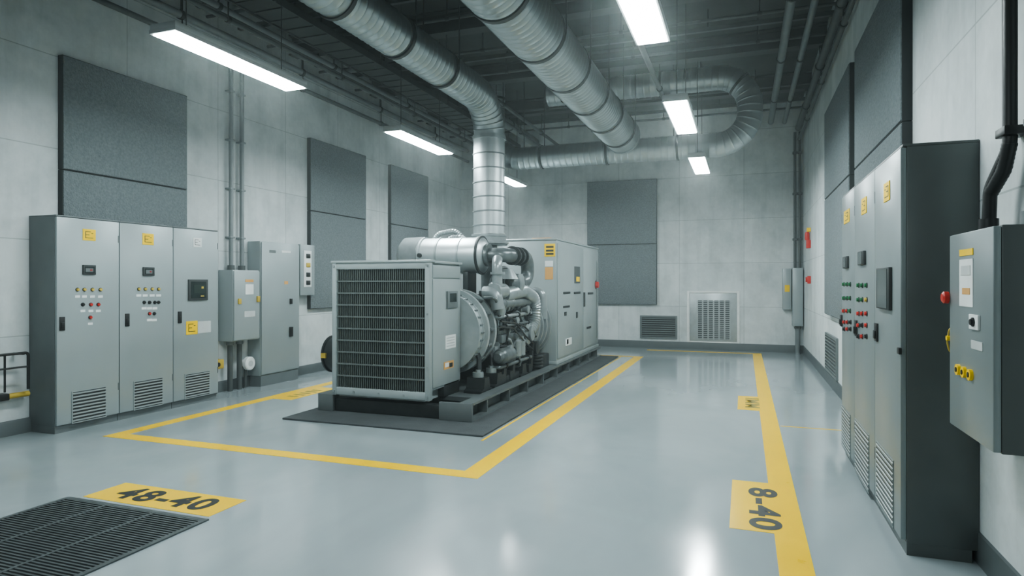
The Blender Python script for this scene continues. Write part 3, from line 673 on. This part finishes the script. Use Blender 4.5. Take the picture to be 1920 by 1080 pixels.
sign(d1, pxr(155, 430, 179, 451, xf), 'X', xf, 1); sign(d2, pxr(267, 438, 288, 459, xf), 'X', xf, 1); sign(d3, pxr(349, 602, 370, 627, xf), 'X', xf, 1)
plate(d3, 'label_plate', 'grey', pxr(371, 602, 395, 624, xf), 'X', xf, 1, .004, 0)
sign(d3, pxr(362, 446, 378, 463, xf), 'X', xf, 1, 'white')
def display(d, X, sg, rect, inset=3, lit=None):
    o = plate(d, 'display', 'slot', pxr(*rect, X), 'X', X, sg, .02, .004)
    u0, v0, u1, v1 = rect
    a = pxr(u0+inset, v0+inset, u1-inset, v1-inset, X)
    MB().pbox('X', X, sg, .003, *a, off=.02).build('screen', lit or 'screen', o); return o
display(d1, xf, 1, (154, 497, 178, 515)); display(d2, xf, 1, (267, 501, 288, 517))
for d_, rc, r2 in ((d1, (158, 503, 172, 510), (166, 505, 170, 508)), (d2, (271, 506, 283, 513), (278, 508, 281, 511))):
    MB().pbox('X', xf, 1, .002, *pxr(*rc, xf), off=.023).build('screen_readout', 'cabmid', d_)
    MB().pbox('X', xf, 1, .002, *pxr(*r2, xf), off=.025).build('screen_mark', 'darkred', d_)
o = display(d3, xf, 1, (352, 524, 388, 563), 4)
MB().pbox('X', xf, 1, .002, *pxr(361, 534, 382, 550, xf), off=.023).build('screen_readout', 'screen_lit', o)
MB().pbox('X', xf, 1, .002, *pxr(375, 537, 379, 541, xf), off=.025).pbox('X', xf, 1, .002, *pxr(374, 554, 380, 556, xf), off=.023).build('screen_mark', 'amber', o)
lamps(c1, d1, xf, 1, [(543, (145, 158, 173, 188), ('amber', 'amber', 'amber', 'amber')), (571, (155, 170, 184), ('black', 'red', 'red')), (595, (169,), ('red',))])
lamps(c2, d2, xf, 1, [(542, (260, 272, 285, 297), ('amber',)*4), (567, (270, 280, 290, 297), ('black',)*4), (588, (280, 289), ('red', 'black'))])
tags(d1, xf, 1, 556, (145, 158, 173, 188)); tags(d2, xf, 1, 554, (260, 272, 285, 297)); tags(d1, xf, 1, 583, (155, 170, 184)); tags(d2, xf, 1, 578, (270, 280, 290))
tags(d1, xf, 1, 607, (169,)); tags(d2, xf, 1, 600, (280, 289))
handle(d1, xf, 1, (111, 594, 121, 620)); handle(d2, xf, 1, (234, 588, 242, 612)); handle(d3, xf, 1, (333, 584, 340, 606))
for d_, rc in ((d1, (134, 729, 199, 788)), (d2, (250, 711, 305, 764)), (d3, (346, 698, 393, 744))): louver(d_, pxr(*rc, xf), 'X', xf, 1, 9, 'cab', 'cab', 'slot', dep=.008, bw=.01)

# ------------------------------------------------------------------ left wall: box, narrow cabinet, switch box, conduits
xb = -6.72
t = thing('junction_box', 'grey wall box under two conduits beside the left cabinets', 'electrical box', (-6.86, 7.35, .72))
MB().box(XL+.002, xb-.02, 7.1, 7.62, .72, 1.73, .008).build('body', 'cab', t)
d = MB().box(xb-.02, xb, 7.11, 7.61, .735, 1.715, .006).build('door', 'cab', t)
plate(d, 'label_plate', 'white', pxr(460, 533, 475, 552, xb), 'X', xb, 1, .004, 0); plate(d, 'label_plate', 'orange', pxr(460, 524, 475, 529, xb), 'X', xb, 1, .004, 0)
plate(d, 'label_plate', 'grey', pxr(458, 583, 478, 594, xb), 'X', xb, 1, .004, 0)
plate(d, 'latch', 'dully', pxr(446, 560, 451, 570, xb), 'X', xb, 1, .02); plate(d, 'latch', 'dully', pxr(481, 555, 486, 566, xb), 'X', xb, 1, .02)
for i, (y, lb) in enumerate(((7.27, 'vertical grey conduit above wall box, nearer the tall cabinets'), (7.48, 'vertical grey conduit above wall box, nearer the narrow cabinet'))):
    t = thing('conduit', lb, 'conduit', (-6.93, y, 1.732))
    MB().cyl((-6.93, y, 1.732), (-6.93, y, 4.66), .032, 14).build('pipe_run', 'pipel', t)
    for z in (2.2, 2.9, 3.6, 4.3): MB().box(XL, -6.894, y-.045, y+.045, z-.012, z+.012, .004).build('pipe_clamp', 'pipel', t)
    MB().cyl((-6.93, y, 1.732), (-6.93, y, 1.8), .048, 14).build('gland', 'pipe', t)
for y, lb in ((7.22, 'short grey conduit below wall box, left one'), (7.4, 'short grey conduit below wall box, right one')):
    t = thing('conduit', lb, 'conduit', (-6.9, y, 0))
    MB().cyl((-6.9, y, 0), (-6.9, y, .718), .036, 14).build('pipe_run', 'pipe', t)
    MB().cyl((-6.9, y, .66), (-6.9, y, .718), .05, 14).build('gland', 'pipel', t)
t = thing('meter_gauge', 'round white dial gauge on wall beneath the grey wall box', 'gauge', (-6.85, 7.55, 0))
MB().lathe((XL+.002, 7.55, .36), (1, 0, 0), [(.05, 0), (.05, .1), (.1, .11), (.1, .16), (.085, .17)], 24).build('dial', 'white', t)
MB().lathe((XL, 7.55, .36), (1, 0, 0), [(.045, .17), (.045, .174)], 20).build('dial_face', 'grey', t)
MB().cyl((-6.93, 7.55, 0), (-6.93, 7.55, .34), .022, 10).build('stem', 'pipe', t)
xc = -6.74
t = thing('electrical_cabinet', 'narrow plain grey cabinet between wall box and switch box', 'cabinet', (-6.87, 8.1, 0))
MB().box(XL+.002, xc-.025, 7.67, 8.54, .16, 2.17, .006).build('body', 'cab', t)
MB().box(XL+.035, xc-.02, 7.68, 8.53, 0, .16).build('plinth', 'cabmid', t)
d = MB().box(xc-.025, xc, 7.68, 8.53, .18, 2.155, .006).build('door', 'cab', t)
plate(d, 'handle', 'black', pxr(543, 560, 547, 570, xc), 'X', xc, 1, .02); plate(d, 'latch', 'black', pxr(542, 613, 548, 631, xc), 'X', xc, 1, .02)
plate(d, 'name_plate', 'cabmid', pxr(505, 469, 517, 474, xc), 'X', xc, 1, .003, 0); plate(d, 'label_plate', 'orange', pxr(533, 527, 540, 533, xc), 'X', xc, 1, .003, 0)
plate(d, 'label_plate', 'white', pxr(528, 470, 545, 474, xc), 'X', xc, 1, .003, 0)
xw = -6.82
t = thing('switch_box', 'small wall switch box with white switch strip next to narrow cabinet', 'electrical box', (-6.9, 8.85, 1.34))
MB().box(XL+.002, xw, 8.66, 9.03, 1.34, 2.18, .008).build('body', 'cab', t)
plate(t, 'switch_strip', 'white', pxr(569, 470, 583, 538, xw), 'X', xw, 1, .012)
for v in (480, 497, 515, 530): plate(t, 'switch', 'black' if v != 497 else 'dully', pxr(573, v-4, 580, v+4, xw), 'X', xw, 1, .024)
t = thing('junction_box', 'small yellow junction box low on wall beside tall cabinets', 'electrical box', (-6.95, 7.0, .15))
MB().box(XL+.002, -6.9, 6.89, 7.11, .34, .47, .01).build('body', 'dully', t); MB().cyl((-6.9, 7, .405), (-6.885, 7, .405), .03, 12).build('cover', 'black', t)
MB().cyl((-6.94, 7, .0), (-6.94, 7, .342), .02, 10).build('stem', 'pipe', t)
t = thing('pipe_rack', 'small black tubular rail frame on wall at far left', 'rail', (-6.85, 3.9, .42))
MB().tube([(-6.84, 4.44, .47), (-6.84, 4.44, .84), (-6.84, 3.3, .84), (-6.84, 3.3, .47)], .014, 10, .03).build('rail_frame', 'black', t)
MB().cyl((-6.84, 4.44, .7), (-6.84, 3.31, .7), .01, 8).build('crossbar', 'black', t)
for y in (4.22, 3.7): MB().cyl((-6.84, y, .84), (-6.84, y, .47), .01, 8).build('upright', 'black', t)
for y in (4.4, 3.4): MB().cyl((XL, y, .83), (-6.84, y, .83), .01, 8).build('wall_stay', 'black', t)
t = thing('wall_pipe', 'dull yellow pipe with black collars low on wall beside tall cabinets', 'pipe', (-6.92, 3.5, .38))
MB().cyl((-6.93, 2.0, .41), (-6.93, 4.5, .41), .028, 14).build('pipe_run', 'dully', t)
for y in (2.8, 3.7, 4.25): MB().box(XL+.002, -6.89, y-.05, y+.05, .375, .445, .01).build('pipe_clamp', 'black', t)

# ------------------------------------------------------------------ right cabinets
xg = .84
yr = [4.185, onX(1640, 600, xg)[0], onX(1602, 600, xg)[0], 6.52]
grp = 'tall cabinets on the right wall'
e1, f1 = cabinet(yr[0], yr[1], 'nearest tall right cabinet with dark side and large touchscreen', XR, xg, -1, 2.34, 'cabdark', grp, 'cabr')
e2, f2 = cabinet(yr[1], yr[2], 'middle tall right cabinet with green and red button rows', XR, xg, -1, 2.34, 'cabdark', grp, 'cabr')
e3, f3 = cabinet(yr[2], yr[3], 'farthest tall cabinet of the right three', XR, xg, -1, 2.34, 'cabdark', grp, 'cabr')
for f_, rc in ((f3, (1583, 394, 1593, 418)), (f2, (1616, 371, 1625, 401)), (f1, (1658, 342, 1669, 377))): sign(f_, pxr(*rc, xg), 'X', xg, -1)
display(f3, xg, -1, (1584, 481, 1592, 503), 2); display(f2, xg, -1, (1613, 471, 1624, 497), 2); display(f1, xg, -1, (1649, 502, 1673, 580), 3)
lamps(e3, f3, xg, -1, [(533, (1583, 1589, 1595), ('green',)*3), (559, (1583, 1589, 1595), ('green',)*3), (583, (1583, 1589, 1595), ('red', 'red', 'green')), (604, (1584, 1590, 1596), ('red', 'red', 'black')), (617, (1584, 1590, 1596), ('black', 'red', 'black'))], .016)
lamps(e2, f2, xg, -1, [(535, (1611, 1618, 1626), ('green',)*3), (562, (1611, 1618, 1626), ('green', 'green', 'amber')), (588, (1611, 1618, 1626), ('red',)*3), (610, (1611, 1618, 1626), ('red', 'black', 'red')), (631, (1611, 1618, 1626), ('black', 'red', 'black'))], .016)
handle(f2, xg, -1, (1604, 600, 1608, 630)); handle(f1, xg, -1, (1642, 606, 1647, 640)); handle(f3, xg, -1, (1577, 590, 1580, 612))
plate(f1, 'lock', 'black', pxr(1687, 652, 1691, 664, xg), 'X', xg, -1, .015)
for f_, rc in ((f3, (1579, 768, 1595, 848)), (f2, (1604, 800, 1630, 905)), (f1, (1644, 845, 1676, 965))): louver(f_, pxr(*rc, xg), 'X', xg, -1, 12, 'cabr', 'cabr', 'slot', dep=.005, bw=.008)

# near right wall box
xq = .97
t = thing('control_box', 'grey wall control box with dark side at the right edge', 'electrical box', (1.1, 3.47, .84))
MB().box(xq+.03, XR-.002, 3.17, 3.77, .84, 1.79, .006).build('body', 'cabdark', t)
d = MB().box(xq, xq+.03, 3.172, 3.768, .845, 1.785, .006).build('door', 'cabr', t)
for rc, m_, nm in (((1800, 486, 1825, 575), 'white', 'label_plate'), ((1800, 467, 1825, 479), 'signy', 'label_plate'), ((1806, 540, 1820, 552), 'orange', 'label_mark'), ((1804, 498, 1821, 516), 'grey', 'label_mark'), ((1822, 640, 1843, 656), 'grey', 'label_plate')):
    plate(d, nm, m_, pxr(*rc, xq), 'X', xq, -1, .003 if nm == 'label_plate' else .005, 0)
o = plate(d, 'rotary_switch', 'white', pxr(1821, 590, 1838, 618, xq), 'X', xq, -1, .01)
y, z = onX(1830, 604, xq); knob(d, 'switch_knob', 'black', y, z, 'X', xq-.01, -1, .016, .014)
for u, v in ((1799, 693), (1810, 698), (1822, 703)):
    y, z = onX(u, v, xq)
    kk = MB().cyl((xq, y, z), (xq-.014, y, z), .026, 18).build('cable_socket', 'signy', d)
    MB().cyl((xq-.013, y, z), (xq-.017, y, z), .012, 12).build('socket_core', 'black', kk)
MB().box(xq+.01, xq+.1, 3.768, 3.8, 1.36, 1.62, .004).build('side_bracket', 'black', t)
MB().lathe((xq+.012, 3.785, 1.475), (-1, 0, 0), [(.016, 0), (.016, .012), (.03, .014), (.03, .034), (.02, .042)], 20).build('emergency_stop', 'red', t)
MB().tube([(xq+.03, 3.775, 1.33), (xq+.004, 3.785, 1.325), (xq-.006, 3.785, 1.25), (xq+.004, 3.785, 1.2), (xq+.03, 3.775, 1.19)], .0045, 10, .03).build('handle', 'dully', t)
MB().cyl((xq+.01, 3.785, 1.27), (xq-.01, 3.785, 1.27), .013, 12).build('lock_barrel', 'signy', t)
t = thing('conduit', 'thick black conduit dropping down right wall into control box', 'conduit', (1.16, 3.6, 1.8))
MB().tube([(1.16, 3.58, 4.66), (1.16, 3.58, 2.18), (1.12, 3.7, 2.0), (1.12, 3.72, 1.8)], .03, 14, .14, 8).build('pipe_run', 'black', t)
MB().ribbed([(1.16, 3.58, 2.2), (1.15, 3.62, 2.08), (1.12, 3.7, 1.98)], .031, .02, .002, 14, .1).build('flexible_sleeve', 'black', t)
MB().cyl((1.12, 3.72, 1.8), (1.12, 3.72, 1.86), .042, 12).build('gland', 'black', t)
for z in (2.25, 3.2): MB().box(1.12, XR, 3.52, 3.64, z-.02, z+.02, .004).build('pipe_clamp', 'black', t)
t = thing('conduit', 'thin grey conduit beside the thick black one at the right edge', 'conduit', (1.17, 3.4, 1.8))
MB().cyl((1.17, 3.36, 1.8), (1.17, 3.36, 4.66), .018, 12).build('pipe_run', 'pipel', t)
MB().cyl((1.17, 3.36, 1.8), (1.17, 3.36, 1.86), .04, 12).build('gland', 'pipel', t)
for z in (2.25, 3.2): MB().box(1.15, XR, 3.32, 3.4, z-.015, z+.015).build('pipe_clamp', 'pipe', t)

# ------------------------------------------------------------------ back wall
t = thing('wall_vent', 'grey louvred vent low on the back wall under the acoustic panels', 'vent', (-1.9, YB, .22))
louver(t, (-2.33, -1.47, .23, .77), 'Y', YB, -1, 9, 'cabmid', 'cabmid', 'slot', bw=.04, dep=.03)
t = thing('access_hatch', 'grey access hatch with large dark louvre at base of back wall', 'hatch', (-.67, YB, .17))
MB().box(-1.25, -1.19, YB-.025, YB, .17, 1.36, .005).box(-.15, -.09, YB-.025, YB, .17, 1.36, .005).box(-1.19, -.15, YB-.025, YB, 1.31, 1.36, .005).box(-1.19, -.15, YB-.025, YB, .17, .2, .005).build('frame', 'white', t)
d = MB().box(-1.185, -.155, YB-.022, YB, .205, 1.305, .004).build('panel', 'ring', t)
g = MB().box(-1.03, -.28, YB-.028, YB-.022, .25, 1.14).build('louvre_recess', 'slot', d)
b = MB()
for i in range(20): b.box(-1.03, -.28, YB-.036, YB-.028, .258+i*.0445, .276+i*.0445)
for i in range(7): b.box(-1.03+i*.12, -1.0+i*.12, YB-.04, YB-.028, .25, 1.14)
b.build('louvre_bars', 'ring', d)
t = thing('electrical_box', 'tall grey box in the back right corner', 'electrical box', (1.09, 15.25, .61))
MB().box(.99, 1.2, 15.1, YB-.002, .61, 1.87, .008).build('body', 'cab', t); MB().box(1.0, 1.19, 15.085, 15.1, .63, 1.85, .004).build('door', 'cab', t)
t = thing('electrical_box', 'shorter grey box with yellow sign in back right corner', 'electrical box', (.89, 15.3, .96))
MB().box(.8, .975, 15.25, YB-.002, .96, 1.86, .008).build('body', 'cab', t); MB().box(.84, .94, 15.245, 15.25, 1.35, 1.5).build('warning_sign', 'signy', t)
for x, lb in ((1.05, 'left corner conduit rising above the tall corner box'), (1.15, 'right corner conduit rising above the tall corner box')):
    t = thing('conduit', lb, 'conduit', (x, 15.3, 1.875)); MB().cyl((x, 15.3, 1.875), (x, 15.3, 4.85), .028, 12).build('pipe_run', 'pipe', t)
    for z in (2.5, 3.5, 4.4): MB().box(x-.045, x+.045, 15.26, YB, z-.02, z+.02).build('pipe_clamp', 'pipe', t)
t = thing('conduit', 'grey conduit from tall corner box down to the floor', 'conduit', (1.1, 15.25, 0)); MB().cyl((1.1, 15.25, 0), (1.1, 15.25, .608), .05, 12).build('pipe_run', 'pipel', t); MB().cyl((1.1, 15.25, .55), (1.1, 15.25, .608), .065, 12).build('gland', 'pipe', t)
# right wall small items
t = thing('alarm_beacon', 'upper red alarm beacon with yellow top on right wall', 'alarm', (1.17, 13.7, 2.25))
MB().box(1.14, XR, 13.64, 13.76, 2.22, 2.38, .01).build('base', 'red', t); MB().lathe((1.16, 13.7, 2.38), (0, 0, 1), [(.04, 0), (.045, .02), (.045, .12), (.03, .16)], 16).build('lens', 'red', t)
MB().box(1.15, XR, 13.65, 13.75, 2.54, 2.62, .01).build('cap', 'signy', t)
t = thing('call_point', 'lower small red fire call point on right wall', 'alarm', (1.17, 13.7, 1.53))
MB().box(1.16, XR, 13.63, 13.77, 1.53, 1.68, .01).build('body', 'red', t); MB().cyl((1.16, 13.7, 1.61), (1.13, 13.7, 1.61), .05, 16).build('button', 'red', t)
t = thing('wall_vent', 'tall louvred vent low on right wall beyond cabinets', 'vent', (XR, 10.4, .2))
louver(t, (9.8, 11.1, .2, .78), 'X', XR, -1, 10, 'cabmid', 'cabmid', 'slot', bw=.04, dep=.03)

# ------------------------------------------------------------------ world (thin air haze), added fill light, camera
w = bpy.data.worlds.new('World'); S.world = w; w.use_nodes = True
wn = w.node_tree
wn.nodes['Background'].inputs['Color'].default_value = (.60, .71, .74, 1)
wn.nodes['Background'].inputs['Strength'].default_value = .2
vs = wn.nodes.new('ShaderNodeVolumeScatter'); vs.inputs['Density'].default_value = .0085; vs.inputs['Anisotropy'].default_value = .55
vs.inputs['Color'].default_value = (.9, 1, 1, 1)
wn.links.new(vs.outputs['Volume'], wn.nodes['World Output'].inputs['Volume'])
ld = bpy.data.lights.new('fill_light', 'AREA'); ld.shape = 'RECTANGLE'; ld.size = 4.5; ld.size_y = .6; ld.energy = 120; ld.color = (.87, .99, 1)  # unseen area light added behind the camera as fill, no fixture there
lo = bpy.data.objects.new('fill_light', ld); C.objects.link(lo); lo.location = (-2.6, -.6, 3.0); lo.rotation_euler = (math.radians(12), 0, 0)
try: S.view_settings.look = 'AgX - Medium High Contrast'
except Exception: pass
cd = bpy.data.cameras.new('camera'); cam = bpy.data.objects.new('camera', cd); C.objects.link(cam)
cd.sensor_width = 36; cd.lens = F/1920*36; cd.shift_y = -10/1920
cam.location = (0, 0, H); cam.rotation_euler = (math.radians(90), 0, A)
cd.clip_start = .05; cd.clip_end = 100
S.camera = cam
